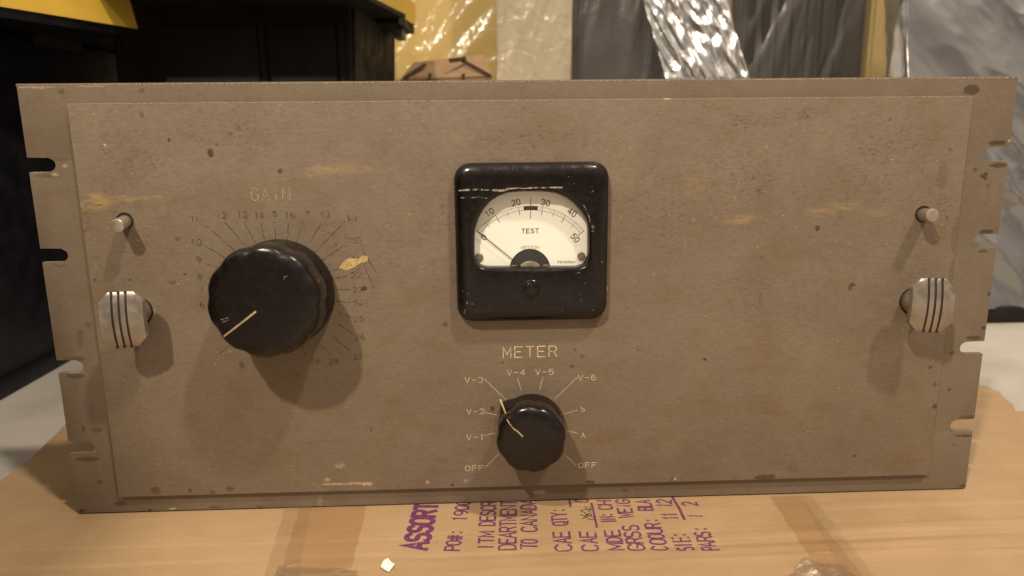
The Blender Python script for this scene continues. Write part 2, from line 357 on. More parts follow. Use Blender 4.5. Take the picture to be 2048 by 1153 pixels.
# ------------------------------------------------------------------ setting
def struct(o): o['kind'] = 'structure'; return o
m = NT('floor_cloth')
c = m.mix(m.ramp(m.ns(.012, 4), .35, .7), (.40, .37, .33), (.31, .285, .25))
c = m.mix(m.ramp(m.ns(.5, 3, .6, (.25, 1.5, 1)), .4, .7, 0, .35), c, (.40, .37, .33))
c = m.mix(m.ramp(m.ns(.09, 3, off=(40, 3, 0)), .74, .77, 0, .7), c, (.12, .10, .08))
m.set(c, .8, 0, .3); m.bump(m.ns(.8, 3, .6, (.3, 1.5, 1)), .4, .0006)
bm = bmesh.new(); box(bm, -2500, 2500, -900, 2600, -24, -4); struct(build('floor', bm, m.m))
bm = bmesh.new(); box(bm, -2500, 2500, 1500, 1560, -4, 1500)
_wm = simple('painted_wall', (.30, .25, .19), .8); struct(build('wall_or_shade_block', bm, _wm))
bm = bmesh.new(); box(bm, -900, -402, -800, -395, -4, 705); struct(build('wall_or_shade_block', bm, _wm))      # unseen block added left of the camera, only to shade the left corner

# ------------------------------------------------------------------ flattened cardboard box under the panel
def card_h(x, y):
    """surface height of the cardboard: flute ripple, fold lines, gentle waves"""
    h = 0.0
    h += .35*math.exp(-((y + 32.5 + .004*x)/1.3)**2)
    h -= .5/(1 + math.exp((y + 31 + .004*x)/.7))                         # the small step the stamp breaks on
    r = 1/(1 + math.exp(-(x - 20)/55))
    for yc, a, s in ((-38, .8, 4), (-52, 1.0, 3.5), (-61, .8, 3), (-14, .35, 4)):
        h += a*(.05 + .95*r)*(.55 + 1.3*mn.noise(Vector((x*.013, yc*.3, 0))))*math.exp(-((y - yc - .012*x - 2.5*mn.noise(Vector((x*.01, yc, 5))))/s)**2)
    h += .8*mn.noise(Vector((x*.011, y*.013, 3.1))) * (1 if y < -6 else .35)
    h += .30*mn.noise(Vector((x*.05, y*.05, 8.1))) + .12*mn.noise(Vector((x*.15, y*.15, 2.1)))
    for yc, a, s_, x0 in ((-47, .55, .5, -60), (-60.5, .5, .5, 60), (-20, .35, .5, 120), (-44, .4, .6, -400), (22, .5, .5, -400)):
        if x > x0: h += a*(.5 + .8*mn.noise(Vector((x*.012, yc, 9))))*math.tanh((y - yc - .02*x - 1.5*mn.noise(Vector((x*.02, yc, 2))))/s_)*math.exp(-((y-yc-.02*x)/7)**2)
    if abs(y) < 8: h *= .35
    return h - .7
def on_card(dz):
    return lambda p: Vector((p.x, p.y, card_h(p.x, p.y) + dz))
pts_out = [Vector((-311, -260, 0)), Vector((470, -260, 0)), Vector((470, 106, 0)), G(2048, 821), G(2031, 820), G(2027, 807), G(2018, 801), G(2006, 791), G(1999, 781), G(1986, 779), G(1975, 771), G(1962, 770), G(1956, 764), Vector((345, 175, 0)),
           Vector((-250, 178, 0)), G(133, 845), G(110, 868), G(60, 917)]
poly = [(p.x, p.y) for p in pts_out]
def inside(x, y):
    r = False; j = len(poly)-1
    for i in range(len(poly)):
        xi, yi = poly[i]; xj, yj = poly[j]
        if (yi > y) != (yj > y) and x < (xj-xi)*(y-yi)/(yj-yi) + xi: r = not r
        j = i
    return r
bm = bmesh.new(); vs = {}
fa = bm.faces.new([bm.verts.new((x, y, 0)) for x, y in poly])
geom = list(bm.verts)+list(bm.edges)+list(bm.faces)
for i in range(1, 196):
    bmesh.ops.bisect_plane(bm, geom=list(bm.verts)+list(bm.edges)+list(bm.faces), plane_co=(-311+i*4, 0, 0), plane_no=(1, 0, 0)) if i % 3 == 0 else None
for k in range(1, 180):
    y = -260 + k*(1.0 if k > 9999 else 2.0)*1.0
    if y < -120 and k % 5: continue
    if y > 175: break
    bmesh.ops.bisect_plane(bm, geom=list(bm.verts)+list(bm.edges)+list(bm.faces), plane_co=(0, y, 0), plane_no=(0, 1, 0))
for k in range(80):
    bmesh.ops.bisect_plane(bm, geom=list(bm.verts)+list(bm.edges)+list(bm.faces), plane_co=(0, -81 + k*1.0 + .5*0, 0), plane_no=(0, 1, 0)) if k % 2 == 0 else None
ext = bmesh.ops.extrude_face_region(bm, geom=list(bm.faces))
top = set(v for v in ext['geom'] if isinstance(v, bmesh.types.BMVert))
for v in bm.verts:
    if v in top: v.co.z = card_h(v.co.x, v.co.y)
    else: v.co.z = -3.9
m = NT('corrugated_cardboard')
c = m.mix(m.ramp(m.ns(.010, 5, .65), .3, .7), (.385, .266, .150), (.305, .206, .112))
c = m.mix(m.ramp(m.ns(1.1, 4, .75), .35, .75, 0, .5), c, (.33, .20, .095))
c = m.mix(m.ramp(m.ns(.10, 4, .6, (.3, 1, 1)), .50, .72, 0, .14), c, (.36, .22, .105))
c = m.mix(m.ramp(m.ns(.7, 4, .7), .70, .76, 0, .6), c, (.72, .56, .38))
c = m.mix(m.ramp(m.ns(.45, 4, .7, off=(50, 0, 0)), .72, .76, 0, .5), c, (.16, .09, .04))
m.set(c, .62, 0, .35); m.bump(m.ma('ADD', m.ns(.30, 3, .5, (.6, 1.2, 1)), m.ma('MULTIPLY', m.ns(1.3, 3), .9)), .45, .0005)
card = build('cardboard_box', bm, m.m, loc=(0, 0, -3.9), smooth=40)
# (child meshes are parented to the flattened box)
tag(card, 'flattened brown cardboard box with purple stamped writing and tape, lying under the panel', 'cardboard box')
M_stamp = worn('purple_stamp_ink', (.145, .030, .115), .30, .46, .9, .6)
M_pen = simple('black_pen_ink', (.02, .012, .01), .5)
def stamp(s, near, far, left, wd=.75, fit=None, surf=on_card(.12)):
    a, b, l = G(*near), G(*far), G(*left)
    u = (b - a); v = (l - a); n = len(s); L = u.length; h = v.length
    adv = 1.28; cw = L/(adv*(n-1) + 1)
    text(bm, s, a, u, Vector((-u.y, u.x, 0)), h, cw/h, wd, adv, surf=surf, align='l')
bm = bmesh.new(); stamp('ASSORT', (852, 1095), (875, 1006), (806, 1095), 2.8); build('stamp_heading', bm, M_stamp, card)
bm = bmesh.new()
for a in (('PO#:', (918, 1097), (927, 1058), (889, 1097)), ('1900', (932, 1039), (940, 1000), (905, 1039)),
          ('ITM', (985, 1095), (988, 1060), (956, 1095)), ('DESCR', (989, 1048), (992, 1002), (959, 1048)),
          ('DEARTMENT', (1031, 1095), (1032, 1000), (998, 1095)), ('TO', (1074, 1093), (1074, 1076), (1042, 1093)), ('CANADA', (1074, 1060), (1071, 998), (1043, 1060)),
          ('CAE', (1144, 1096), (1138, 1061), (1111, 1096)), ('QTY:', (1136, 1048), (1130, 1016), (1106, 1048)),
          ('CAE', (1197, 1096), (1190, 1061), (1165, 1096)), ('0', (1176, 1003), (1176, 997), (1151, 1003)),
          ('MDE', (1248, 1094), (1238, 1059), (1218, 1094)), ('IN:', (1232, 1043), (1226, 1026), (1204, 1043)), ('CH', (1225, 1018), (1221, 1000), (1198, 1018)),
          ('GRSS', (1291, 1095), (1275, 1050), (1258, 1095)), ('WEIG', (1267, 1034), (1258, 998), (1239, 1034)),
          ('COOUR:', (1337, 1096), (1316, 1036), (1305, 1096)), ('BLA', (1306, 1020), (1299, 999), (1278, 1020)),
          ('SIE:', (1389, 1097), (1372, 1064), (1356, 1097)), ('11', (1357, 1037), (1352, 1025), (1328, 1037)), ('12', (1344, 1013), (1341, 999), (1316, 1013)),
          ('PARS:', (1438, 1097), (1413, 1052), (1406, 1097)), ('1', (1405, 1032), (1404, 1029), (1378, 1032)), ('2', (1395, 1010), (1392, 1003), (1366, 1010))):
    stamp(*a, wd=1.15)
build('stamp_text', bm, M_stamp, card)
bm = bmesh.new(); sf = on_card(.14)
def gl(*pp, n=6):
    o = []
    for (a, b) in zip(pp, pp[1:]):
        for i in range(n): o.append(sf(G(a[0]+(b[0]-a[0])*i/n, a[1]+(b[1]-a[1])*i/n)))
    o.append(sf(G(*pp[-1]))); return o
Z = Vector((0, 0, 1))
bm.free()
for pp, w_ in ((((1369, 1037), (1358, 1015), (1342, 988)), 1.5), (((1194, 1053), (1189, 1030), (1183, 1005)), 1.1), (((1141, 1012), (1138, 992)), 1.1)):
    bm = bmesh.new(); ribbon(bm, gl(*pp), w_, Z); build('stamp_underline', bm, M_stamp, card)
bm = bmesh.new()
for ln in (((1166, 1036), (1172, 1033), (1180, 1038), (1188, 1038)), ((1166, 1036), (1176, 1030), (1190, 1034)), ((1161, 1029), (1170, 1031), (1178, 1026), (1184, 1028), (1178, 1031), (1168, 1024), (1161, 1021)), ((1169, 1012), (1174, 1016), (1182, 1020)), ((1163, 1020), (1172, 1018), (1182, 1024)), ((1182, 1020), (1180, 1012))):
    ribbon(bm, gl(*ln, n=3), .5, Z)
build('pen_writing', bm, M_pen, card)
def tape(outl, mat, dz=.1, nx=14, ny=34, wr=.25, seed=0):
    """strip of tape between two edge polylines given as 4 pixel corners: near-left, near-right, far-right, far-left"""
    bm = bmesh.new(); a, b, c_, d = [G(*q) for q in outl]; g = []
    for j in range(ny+1):
        t = j/ny; row = []
        for i in range(nx+1):
            s = i/nx; p = (a*(1-s)+b*s)*(1-t) + (d*(1-s)+c_*s)*t
            p.x += (.8*mn.noise(Vector((j*.21, i*.9, seed))) if i in (0, nx) else 0)
            h = wr*max(0, mn.noise(Vector((p.x*.11, p.y*.11, seed+5))))*3 + wr*.6*abs(mn.noise(Vector((p.x*.3, p.y*.3, seed+9))))
            row.append(bm.verts.new((p.x, p.y, card_h(p.x, p.y) + dz + h)))
        g.append(row)
    for j in range(ny):
        for i in range(nx): bm.faces.new((g[j][i], g[j][i+1], g[j+1][i+1], g[j+1][i]))
    return build('packing_tape', bm, mat, card, smooth=True)
M_tape = film('brown_clear_tape', (.965, .915, .84), .04, .18, .10, (.42, .30, .18), .25, .35, .0012)
M_tape2 = film('creased_clear_tape', (.97, .94, .90), .07, .17, .09, (.60, .48, .34), .16, .5, .0012)
M_tape3 = film('torn_glossy_tape_end', (.96, .93, .88), .22, .27, .06, (.60, .48, .34), .2, .5, .002)
tape([(560, 1145), (700, 1140), (735, 1004), (600, 1008)], M_tape, .1, seed=1, wr=.05)
tape([(520, 1175), (592, 1175), (622, 1004), (572, 1008)], M_tape2, .5, seed=2, wr=.45)
tape([(540, 1180), (720, 1185), (712, 1138), (556, 1130)], M_tape3, 1.0, seed=7, wr=1.5)
tape([(1655, 1165), (1742, 1165), (1600, 990), (1540, 992)], M_tape, .1, seed=3, wr=.05)
tape([(1700, 1165), (1762, 1165), (1622, 990), (1600, 990)], M_tape2, .5, seed=4, wr=.45)
tape([(1560, 1175), (1740, 1185), (1690, 1128), (1606, 1121)], M_tape3, 1.0, seed=9, wr=1.5)

# scrap of paper lying on the cardboard
bm = bmesh.new(); g = [G(*q) for q in ((761, 1132), (767, 1119), (776, 1115), (783, 1123), (790, 1127), (784, 1134), (778, 1142), (770, 1139))]
for p in g: p.z = card_h(p.x, p.y) + .5 + random.random()*.5
prism(bm, g, (0, 0, .15)); c0 = sum(g, Vector())/len(g)
tag(build('paper_scrap', bm, simple('white_paper', (.86, .84, .80), .8), loc=(c0.x, c0.y, c0.z)), 'tiny torn scrap of white paper lying on the cardboard in front of the panel', 'paper scrap')

# ------------------------------------------------------------------ the rack panel
root = empty('rack_panel', (0, 0, 0))
tag(root, 'worn taupe metal instrument panel with two black knobs and a square meter', 'instrument panel')
H = 220.5; HW = 241.3; F = -2.5
def slot_edge(sign):
    """side outline from top to bottom (right side for sign=+1) with four open slots"""
    o = []
    for zc in (182.8, 138.8, 81.4, 37.4):
        r = 3.35; o += [(sign*HW, zc + r + .1)]
        o += [(sign*(HW - 9), zc + r)]
        for k in range(0, 13):
            a = PI/2 + PI*k/12
            o.append((sign*(HW - 10 - (r*-math.cos(a))), zc + r*math.sin(a)))
        o += [(sign*(HW - 9), zc - r), (sign*HW, zc - r - .1)]
    return o
out = [(-HW, H), (HW, H)] + slot_edge(1) + [(HW, 0), (-HW, 0)] + slot_edge(-1)[::-1]
bm = bmesh.new(); prism(bm, [Vector((x, 0, z)) for x, z in out], (0, 3.2, 0), bev=.35)
# worn, shiny bits of the rim where the paint is rubbed off
ribbon(bm, [Vector((-HW + i*482.6/60, -.06, H - .55 + .25*mn.noise(Vector((i*1.3, 0, 0))))) for i in range(61)], [.5 + .5*abs(mn.noise(Vector((i*.7, 4, 0)))) for i in range(61)], Vector((0, -1, 0)), 1)
build('mounting_plate', bm, [M_back, M_edge], root, smooth=30)
bm = bmesh.new(); box(bm, -218, 218, F, -.02, 9.8, 211.3, .5)
ribbon(bm, [Vector((-217 + i*434/70, F-.06, 210.9)) for i in range(71)], [.25 + .35*abs(mn.noise(Vector((i*.9, 4, 0)))) for i in range(71)], Vector((0, -1, 0)), 1)
YN = Vector((0, -1, 0))
def pl(pts, y): return [U(px, py, y) for px, py in pts]
for pts, wd in (((( 352, 572), (366, 560)), .35), ((( 300, 925), (318, 932)), .25), (((724, 500), (754, 548)), .4), (((728, 530), (748, 578)), .4), ((( 670, 558), (690, 554), (722, 536)), .35),
                (((1345, 962), (1356, 950)), .3), (((1880, 216), (1935, 220)), .2), (((420, 745), (438, 716)), .25), (((470, 700), (437, 712)), .25)):
    ribbon(bm, pl(pts, F-.07), wd, YN, 1 if pts[0][0] not in (724, 728, 670) else 2)
build('front_plate', bm, [M_front, M_edge, M_ink_dark], root, smooth=30)
bm = bmesh.new(); box(bm, -205, 205, 3.4, 150, 2, 205, 1.0); build('chassis', bm, simple('dull_chassis_steel', (.28, .26, .23), .45, .8), root)

# a flake of dry tape beside the dial
bm = bmesh.new()
pts = [U(px, py, F-.12) for px, py in ((677, 537), (688, 522), (700, 516), (716, 518), (724, 512), (735, 512), (736, 524), (722, 526), (710, 534), (695, 541))]
bm.faces.new([bm.verts.new(p) for p in pts]); build('tape_flake', bm, M_tapebit, root)

# lettering: 4 mm above nothing, just proud of the paint
def lab(name, items, mat, wd, y=F-.09):
    bm = bmesh.new()
    for s, px, py, hp, ratio in items:
        p = U(px, py + hp/2, y); text(bm, s, p, (1, 0, 0), (0, 0, 1), hp*.245, ratio, wd, 1.5)
    return build(name, bm, mat, root)
def ticks(name, segs, mat, wd, y=F-.08):
    bm = bmesh.new()
    for a, b in segs:
        bm = bmesh.new(); ribbon(bm, [U(*a, y), U(*b, y)], wd, YN); build(name, bm, mat, root)
lab('meter_heading', [('METER', 1060, 703, 23, .70)], M_ink_light, .5)
lab('gain_heading', [('GAIN', 542, 389, 24, .57)], M_ink_faint, .42)
lab('switch_lettering', [('V-3', 948, 760, 12, .78), ('V-4', 1032, 745, 12, .78), ('V-5', 1089, 744, 12, .78), ('V-6', 1174, 755, 12, .78), ('V-2', 951, 823, 12, .78), ('b', 1166, 818, 11, .7),
     ('V-1', 951, 874, 12, .78), ('A', 1166, 870, 11, .75), ('OFF', 949, 936, 12, .82), ('OFF', 1175, 930, 12, .82)], M_ink_light, .32)
ticks('switch_mark', [((968, 758), (1012, 800)), ((1035, 757), (1043, 782)), ((1086, 755), (1079, 780)), ((1155, 755), (1110, 798)), ((968, 825), (994, 831)), ((1155, 821), (1128, 828)),
     ((968, 872), (990, 866)), ((1155, 867), (1134, 862)), ((971, 935), (998, 908)), ((1152, 931), (1128, 908))], M_ink_light, .26)
lab('dial_numbers', [('11', 390, 437, 11, .55), ('12', 443, 431, 12, .62), ('13', 485, 430, 12, .62), ('14', 519, 431, 12, .62), ('5', 550, 428, 10, .62), ('16', 580, 430, 12, .62), ('7', 615, 429, 12, .62), ('18', 650, 430, 12, .62),
     ('19', 703, 437, 12, .62), ('20', 710, 481, 12, .72), ('21', 712, 519, 11, .62), ('22', 713, 550, 12, .68), ('23', 715, 580, 11, .68), ('24', 716, 607, 12, .68), ('25', 718, 638, 12, .68), ('26', 720, 674, 11, .68),
     ('27', 716, 714, 10, .66), ('29', 667, 723, 11, .66), ('28', 630, 723, 11, .66), ('10', 393, 485, 12, .66), ('9', 397, 520, 12, .66), ('8', 400, 553, 12, .66), ('7', 403, 580, 10, .6), ('6', 405, 610, 12, .66)], M_ink_dark, .36)
ticks('dial_mark', [((403, 443), (472, 504)), ((450, 445), (492, 493)), ((488, 445), (510, 485)), ((522, 448), (529, 480)), ((549, 445), (551, 480)), ((577, 447), (574, 480)), ((606, 445), (592, 487)),
     ((642, 448), (612, 497)), ((690, 443), (628, 508)), ((693, 488), (640, 523)), ((705, 530), (655, 545)), ((690, 553), (662, 558)), ((697, 579), (672, 579)), ((700, 606), (672, 602)), ((702, 634), (678, 626)),
     ((706, 668), (676, 648)), ((700, 702), (662, 670)), ((663, 712), (640, 690)), ((612, 712), (602, 690)), ((410, 492), (450, 516)), ((412, 528), (440, 538)), ((413, 557), (430, 557)), ((416, 587), (430, 583)),
     ((436, 711), (462, 688))], M_ink_dark, .34)

# meter
MC = U(1063, 482, F-9)
def resample(pts, c, n=144):
    """outline -> n points at equal angles round c (outline is star-shaped seen from c)"""
    o = []
    for i in range(n):
        a = 2*PI*i/n; d = Vector((math.cos(a), math.sin(a))); best = None
        for k in range(len(pts)):
            p = Vector(pts[k]) - c; q = Vector(pts[(k+1) % len(pts)]) - c; e = q - p
            det = d.x*(-e.y) + d.y*e.x
            if abs(det) < 1e-9: continue
            t = (p.x*(-e.y) + p.y*e.x)/det; s = (d.x*p.y - d.y*p.x)/det
            if t > 0 and -1e-6 <= s <= 1+1e-6: best = t if best is None else max(best, t)
        o.append(c + d*best)
    return o
def rrect(x0, x1, z0, z1, r, n=10):
    o = []
    for cx, cz, a0 in ((x1-r, z1-r, 0), (x0+r, z1-r, 90), (x0+r, z0+r, 180), (x1-r, z0+r, 270)):
        for k in range(n+1):
            a = math.radians(a0 + 90*k/n); o.append((cx + r*math.cos(a), cz + r*math.sin(a)))
    return o
yf = F - 7
tl, tr, br, bl = U(908, 325, F-2.5), U(1218, 325, F-2.5), U(1213, 641, F-2.5), U(914, 641, F-2.5)
X0, X1, Z0, Z1 = (tl.x+bl.x)/2, (tr.x+br.x)/2, (bl.z+br.z)/2, (tl.z+tr.z)/2
zw = [(125, 900), (125, 640), (135, 560), (180, 420), (250, 300), (330, 210), (440, 140), (560, 102), (700, 88), (850, 86), (1000, 88), (1150, 104), (1290, 165), (1400, 245), (1490, 350), (1550, 450), (1576, 560), (1578, 900),
      (1565, 960), (1530, 1015), (1480, 1045), (1430, 1056), (260, 1056), (210, 1040), (160, 1000), (135, 950)]
win = [U(930 + a/6.407, 370 + b/6.407, yf + 2.2) for a, b in zw]
win = [Vector((p.x, p.z)) for p in win]; c2 = Vector((sum(p.x for p in win)/len(win), (max(p.y for p in win)+min(p.y for p in win))/2))
W0 = resample(win, c2)
def off(loop, d): return [p + (p - c2).normalized()*d for p in loop]
def smoothl(l):
    n = len(l); return [(l[i-1] + l[i]*2 + l[(i+1) % n])/4 for i in range(n)]
W0 = smoothl(W0)
def outer(ins, r): return resample(rrect(X0+ins, X1-ins, Z0+ins, Z1-ins, r), c2)
loops = [(outer(0, 8), F), (outer(0, 8), F-2.2), (outer(.25, 7.8), F-3.4), (outer(.9, 7.4), F-4.7), (outer(2.2, 6.6), F-5.9), (outer(3.8, 5.6), F-6.6), (outer(5.4, 4.6), yf+.05), (outer(6.5, 4), yf)]
inn = [(smoothl(smoothl(off(W0, 2.6))), yf-.1), (off(W0, 1.6), yf), (off(W0, .9), yf+.5), (off(W0, .25), yf+1.4), (W0, yf+2.4), (W0, F-.1)]
bm = bmesh.new(); rings = []
for lp, y in loops + inn: rings.append([bm.verts.new((p.x, y, p.y)) for p in lp])
n = len(rings[0])
for A, B in zip(rings, rings[1:]):
    for i in range(n): bm.faces.new((A[i], A[(i+1) % n], B[(i+1) % n], B[i]))
def sc(pts, w_, y=yf-.14): ribbon(bm, [U(880 + a/3.203, 300 + b/3.203, y) for a, b in pts], w_, YN, 1)
rr = random.Random(3)
sc([(120, 262), (170, 258), (240, 254), (310, 258)], [.5, .9, .8, .6]); sc([(335, 258), (400, 262), (440, 250), (500, 245), (540, 249), (590, 243), (650, 244), (700, 241), (780, 242)], [1.0, 1.1, .8, .5, .5, .7, .6, .6, .9])
sc([(135, 307), (160, 309)], .35); sc([(195, 307), (240, 303), (280, 309), (312, 312)], [.3, .6, .4, .5])
sc([(915, 345), (938, 385)], .3); sc([(945, 400), (958, 440), (960, 470)], .3); sc([(975, 485), (975, 525)], .3); sc([(985, 485), (985, 525)], .25); sc([(880, 798), (886, 785)], .35)
for k in range(34):
    cx, cy = rr.choice([(150, 880), (150, 930), (860, 820), (930, 820), (910, 940), (820, 180), (960, 230), (980, 1020), (800, 1050), (200, 1010), (1000, 700), (500, 130)])
    x, y = cx + rr.uniform(-45, 45), cy + rr.uniform(-45, 45); a = rr.uniform(0, 6.28); L = rr.uniform(3, 14)
    if 130 < x < 1035 and 120 < y < 1045: sc([(x, y), (x + L*math.cos(a), y + L*math.sin(a))], rr.uniform(.10, .22))
bez = build('meter_bezel', bm, [M_bake, M_scr], root, smooth=35)
yd = F - .5
bm = bmesh.new(); db = off(W0, 1.5); bm.faces.new([bm.verts.new((p.x, yd, p.y)) for p in db]); 
build('dial_card', bm, M_dial, bez)
bm = bmesh.new(); g = [bm.verts.new((p.x, yf + 2.9, p.y)) for p in off(W0, .3)]; bm.faces.new(g); build('glass', bm, M_glass, bez)
def D(a, b, y=None):
    return U(930 + a/6.407, 370 + b/6.407, yd-.05 if y is None else y)
# scale arc: circle fitted through three marks of the printed scale
def circ(a, b, c):
    ax, ay, bx, by, cx, cy = *a, *b, *c
    d = 2*(ax*(by-cy)+bx*(cy-ay)+cx*(ay-by))
    ux = ((ax*ax+ay*ay)*(by-cy)+(bx*bx+by*by)*(cy-ay)+(cx*cx+cy*cy)*(ay-by))/d
    uy = ((ax*ax+ay*ay)*(cx-bx)+(bx*bx+by*by)*(ax-cx)+(cx*cx+cy*cy)*(bx-ax))/d
    return ux, uy, math.hypot(ax-ux, ay-uy)
pa, pb, pc = D(152, 592), D(858, 272), D(1522, 590)
cx, cz, R1 = circ((pa.x, pa.z), (pb.x, pb.z), (pc.x, pc.z))
a0 = math.atan2(pa.z-cz, pa.x-cx); a5 = math.atan2(pc.z-cz, pc.x-cx)
def on(t, r, y=yd-.05): a = a0 + (a5-a0)*t/50; return Vector((cx + r*math.cos(a), y, cz + r*math.sin(a)))
bm = bmesh.new()
for rr_ in (R1, R1-2.0): ribbon(bm, [on(t, rr_) for t in range(51)], .14, YN)
for t in range(0, 51):
    if t % 5: ribbon(bm, [on(t, R1-.05, yd-.06), on(t, R1-1.95, yd-.06)], .11, YN)
build('fine_scale', bm, M_print_thin, bez)
bm = bmesh.new()
for t in range(0, 51, 5):
    if t == 25: continue
    ribbon(bm, [on(t, R1+.1, yd-.08), on(t, R1-(3.9 if t % 10 == 0 else 3.2), yd-.08)], .28 if t % 10 == 0 else .17, YN)
ribbon(bm, [on(25, R1+3.8, yd-.08), on(25, R1-6.3, yd-.08)], .26, YN)
ribbon(bm, [on(t, R1-1.0, yd-.1) for t in (22.7, 24, 25, 26, 27.3)], 2.0, YN)
for s, t, r in (('10', 8.6, R1+1.4), ('20', 19.3, R1+1.0), ('30', 30.7, R1+1.0), ('40', 41.6, R1+1.4)):
    p = on(t, r, yd-.09); a = a0 + (a5-a0)*t/50 - PI/2
    text(bm, s, p, (math.cos(a), 0, math.sin(a)), (-math.sin(a), 0, math.cos(a)), 2.8, .58, .42, 1.5)
for s, q, a in (('50', (1385, 705), -48), ('0', (265, 700), 38)):
    a = math.radians(a); p = D(*q, yd-.09); text(bm, s, p, (math.cos(a), 0, math.sin(a)), (-math.sin(a), 0, math.cos(a)), 2.8, .58, .42, 1.5)
text(bm, 'TEST', D(836, 618, yd-.09), (1, 0, 0), (0, 0, 1), 2.1, .72, .36, 1.5)
build('dial_print', bm, M_print, bez)
bm = bmesh.new()
text(bm, 'WESTON', D(833, 822, yd-.09), (1, 0, 0), (0, 0, 1), 1.5, .75, .18, 1.42)
text(bm, 'FS=500mA', D(1300, 1002, yd-.09), (1, 0, 0), (0, 0, 1), 1.0, .75, .2, 1.5)
build('dial_small_print', bm, M_print_thin, bez)
# movement opening and movement
pc = D(831, 1063, yd-.1)
bm = bmesh.new(); rad = 10.6
arcp = [Vector((pc.x + rad*math.cos(PI*k/32), yd-.1, pc.z - 2 + (rad+1)*math.sin(PI*k/32))) for k in range(33)]
bm.faces.new([bm.verts.new(p) for p in arcp]); build('movement_opening', bm, M_hole, bez)
bm = bmesh.new(); lathe(bm, (pc.x, yd-.15, pc.z-3), (0, -1, 0), [(6.6, 0), (6.6, .9), (5.6, 1.3), (3, 1.4)], 40)
box(bm, pc.x-9.5, pc.x-6.6, yd-1.2, yd-.15, pc.z-1, pc.z+1.6, .2); box(bm, pc.x+6.6, pc.x+9.5, yd-1.2, yd-.15, pc.z-1, pc.z+1.6, .2)
box(bm, pc.x-.5, pc.x+.5, yd-2.4, yd-1.5, pc.z-1, pc.z+3.0, .2); build('movement', bm, M_move, bez, smooth=30)
bm = bmesh.new(); a, b = D(160, 596, yd-1.5), D(735, 1062, yd-1.5)
nd = (b-a).normalized(); ribbon(bm, [a, a+(b-a)*.16], .5, YN); ribbon(bm, [a+(b-a)*.155 + YN*.03, b + YN*.03], .46, YN)
ribbon(bm, [a+(b-a)*.11+YN*.06, a+(b-a)*.14+YN*.06, a+(b-a)*.17+YN*.06], [.2, .62, .2], YN)
bmesh.ops.solidify(bm, geom=list(bm.faces), thickness=.12); build('needle', bm, M_print, bez)
for q in ((182, 925), (1488, 912)):
    bm = bmesh.new(); p = D(*q, yd); lathe(bm, (p.x, yd, p.z), (0, -1, 0), [(2.0, 0), (2.0, .7), (1.7, 1.0), (.3, 1.15)], 28); build('dial_screw', bm, M_brass, bez, smooth=35)
bm = bmesh.new(); p = U(1063, 580, yf)
lathe(bm, (p.x, yf+.3, p.z), (0, -1, 0), [(4.9, 0), (4.9, .55), (4.6, .8), (4.1, .8), (3.9, .3), (3.7, .2), (3.5, .6), (3.0, .9), (1, 1.0)], 40)
adj = build('adjuster_screw', bm, M_bake, bez, smooth=30)
bm = bmesh.new(); box(bm, p.x-.4, p.x+.4, yf-.82, yf-.72, p.z-2.6, p.z+2.6); box(bm, p.x-1.8, p.x+1.8, yf-.80, yf-.70, p.z-.3, p.z+.3)
build('slot', bm, M_hole, adj)

# knobs
def knob(cpx, fpx, h, Rs, Rb, lobes, amp, hs, nose=None, phase=0):
    b = U(*cpx, F); f = U(*fpx, F-h); ax = (f - b).normalized(); hh = (f-b).length
    u, v, a = frame_of(ax)
    bm = bmesh.new()
    def md(t, k):
        if nose is None: return 1
        d = (t - nose + PI) % (2*PI) - PI
        return 1 + .17*max(0, 1-abs(d)/.36)**1.2*(1 if k < 5 else .5)
    lathe(bm, b, ax, [(Rs*.97, .4), (Rs, .9), (Rs, 2.0), (Rs*.985, 4), (Rs*.96, hs*.7), (Rs*.935, hs*.95), (Rs*.90, hs+.3), (Rs*.84, hs+.4)], 128, md)
    kn = build('knob', bm, M_bake, root, smooth=40)
    bm = bmesh.new()
    def ml(t, k):
        q = (.5 + .5*math.cos(lobes*(t+phase)))**2.2
        return 1 - amp*q*(1 if k < 6 else .8 if k < 8 else .3 if k < 9 else 0)
    lathe(bm, b, ax, [(Rb*.90, hs-.5), (Rb*.97, hs+1.5), (Rb, hs+4), (Rb, hh-4.5), (Rb*.99, hh-3.0), (Rb*.97, hh-1.9), (Rb*.93, hh-1.0), (Rb*.87, hh-.4), (Rb*.78, hh-.12), (Rb*.5, hh), (.1, hh)], 180, ml)
    build('grip', bm, M_bake, kn, smooth=50)
    return kn, b, f, ax
kg, b, f, ax = knob((563, 586), (523, 607), 29, 27.0, 26.9, 10, .034, 10, None, .1)
def face_line(kn, pts, wd, f, ax, mat=M_line, lift=.12, name='pointer_line'):
    bm = bmesh.new(); o = []
    for px, py in pts:
        d = CR @ Vector(((px-1024)/FPX, -(py-576.5)/FPX, -1)); t = (f - CAM).dot(ax)/d.dot(ax); o.append(CAM + d*t + ax*lift)
    ribbon(bm, o, wd, -ax if False else ax, 0); bmesh.ops.solidify(bm, geom=list(bm.faces), thickness=-.08)
    return build(name, bm, mat, kn)
face_line(kg, [(511, 624), (482, 647), (448, 673)], [1.0, .9, .75], f, ax)
for pts, w_ in ((((442, 640), (456, 636)), .5), (((445, 645), (458, 640)), .35), (((565, 556), (575, 552)), .4), (((562, 562), (575, 557)), .3)):
    face_line(kg, pts, w_, f, ax, M_scr, .1, 'scratch')
km, b, f, ax = knob((1063, 852), (1062, 882), 25, 17.7, 17.5, 8, .040, 9, math.radians(140), .15)
face_line(km, [(1045, 873), (1034, 862), (1026, 857)], [.9, .6, .5], f, ax)
u, v, a = frame_of(ax)
bm = bmesh.new()
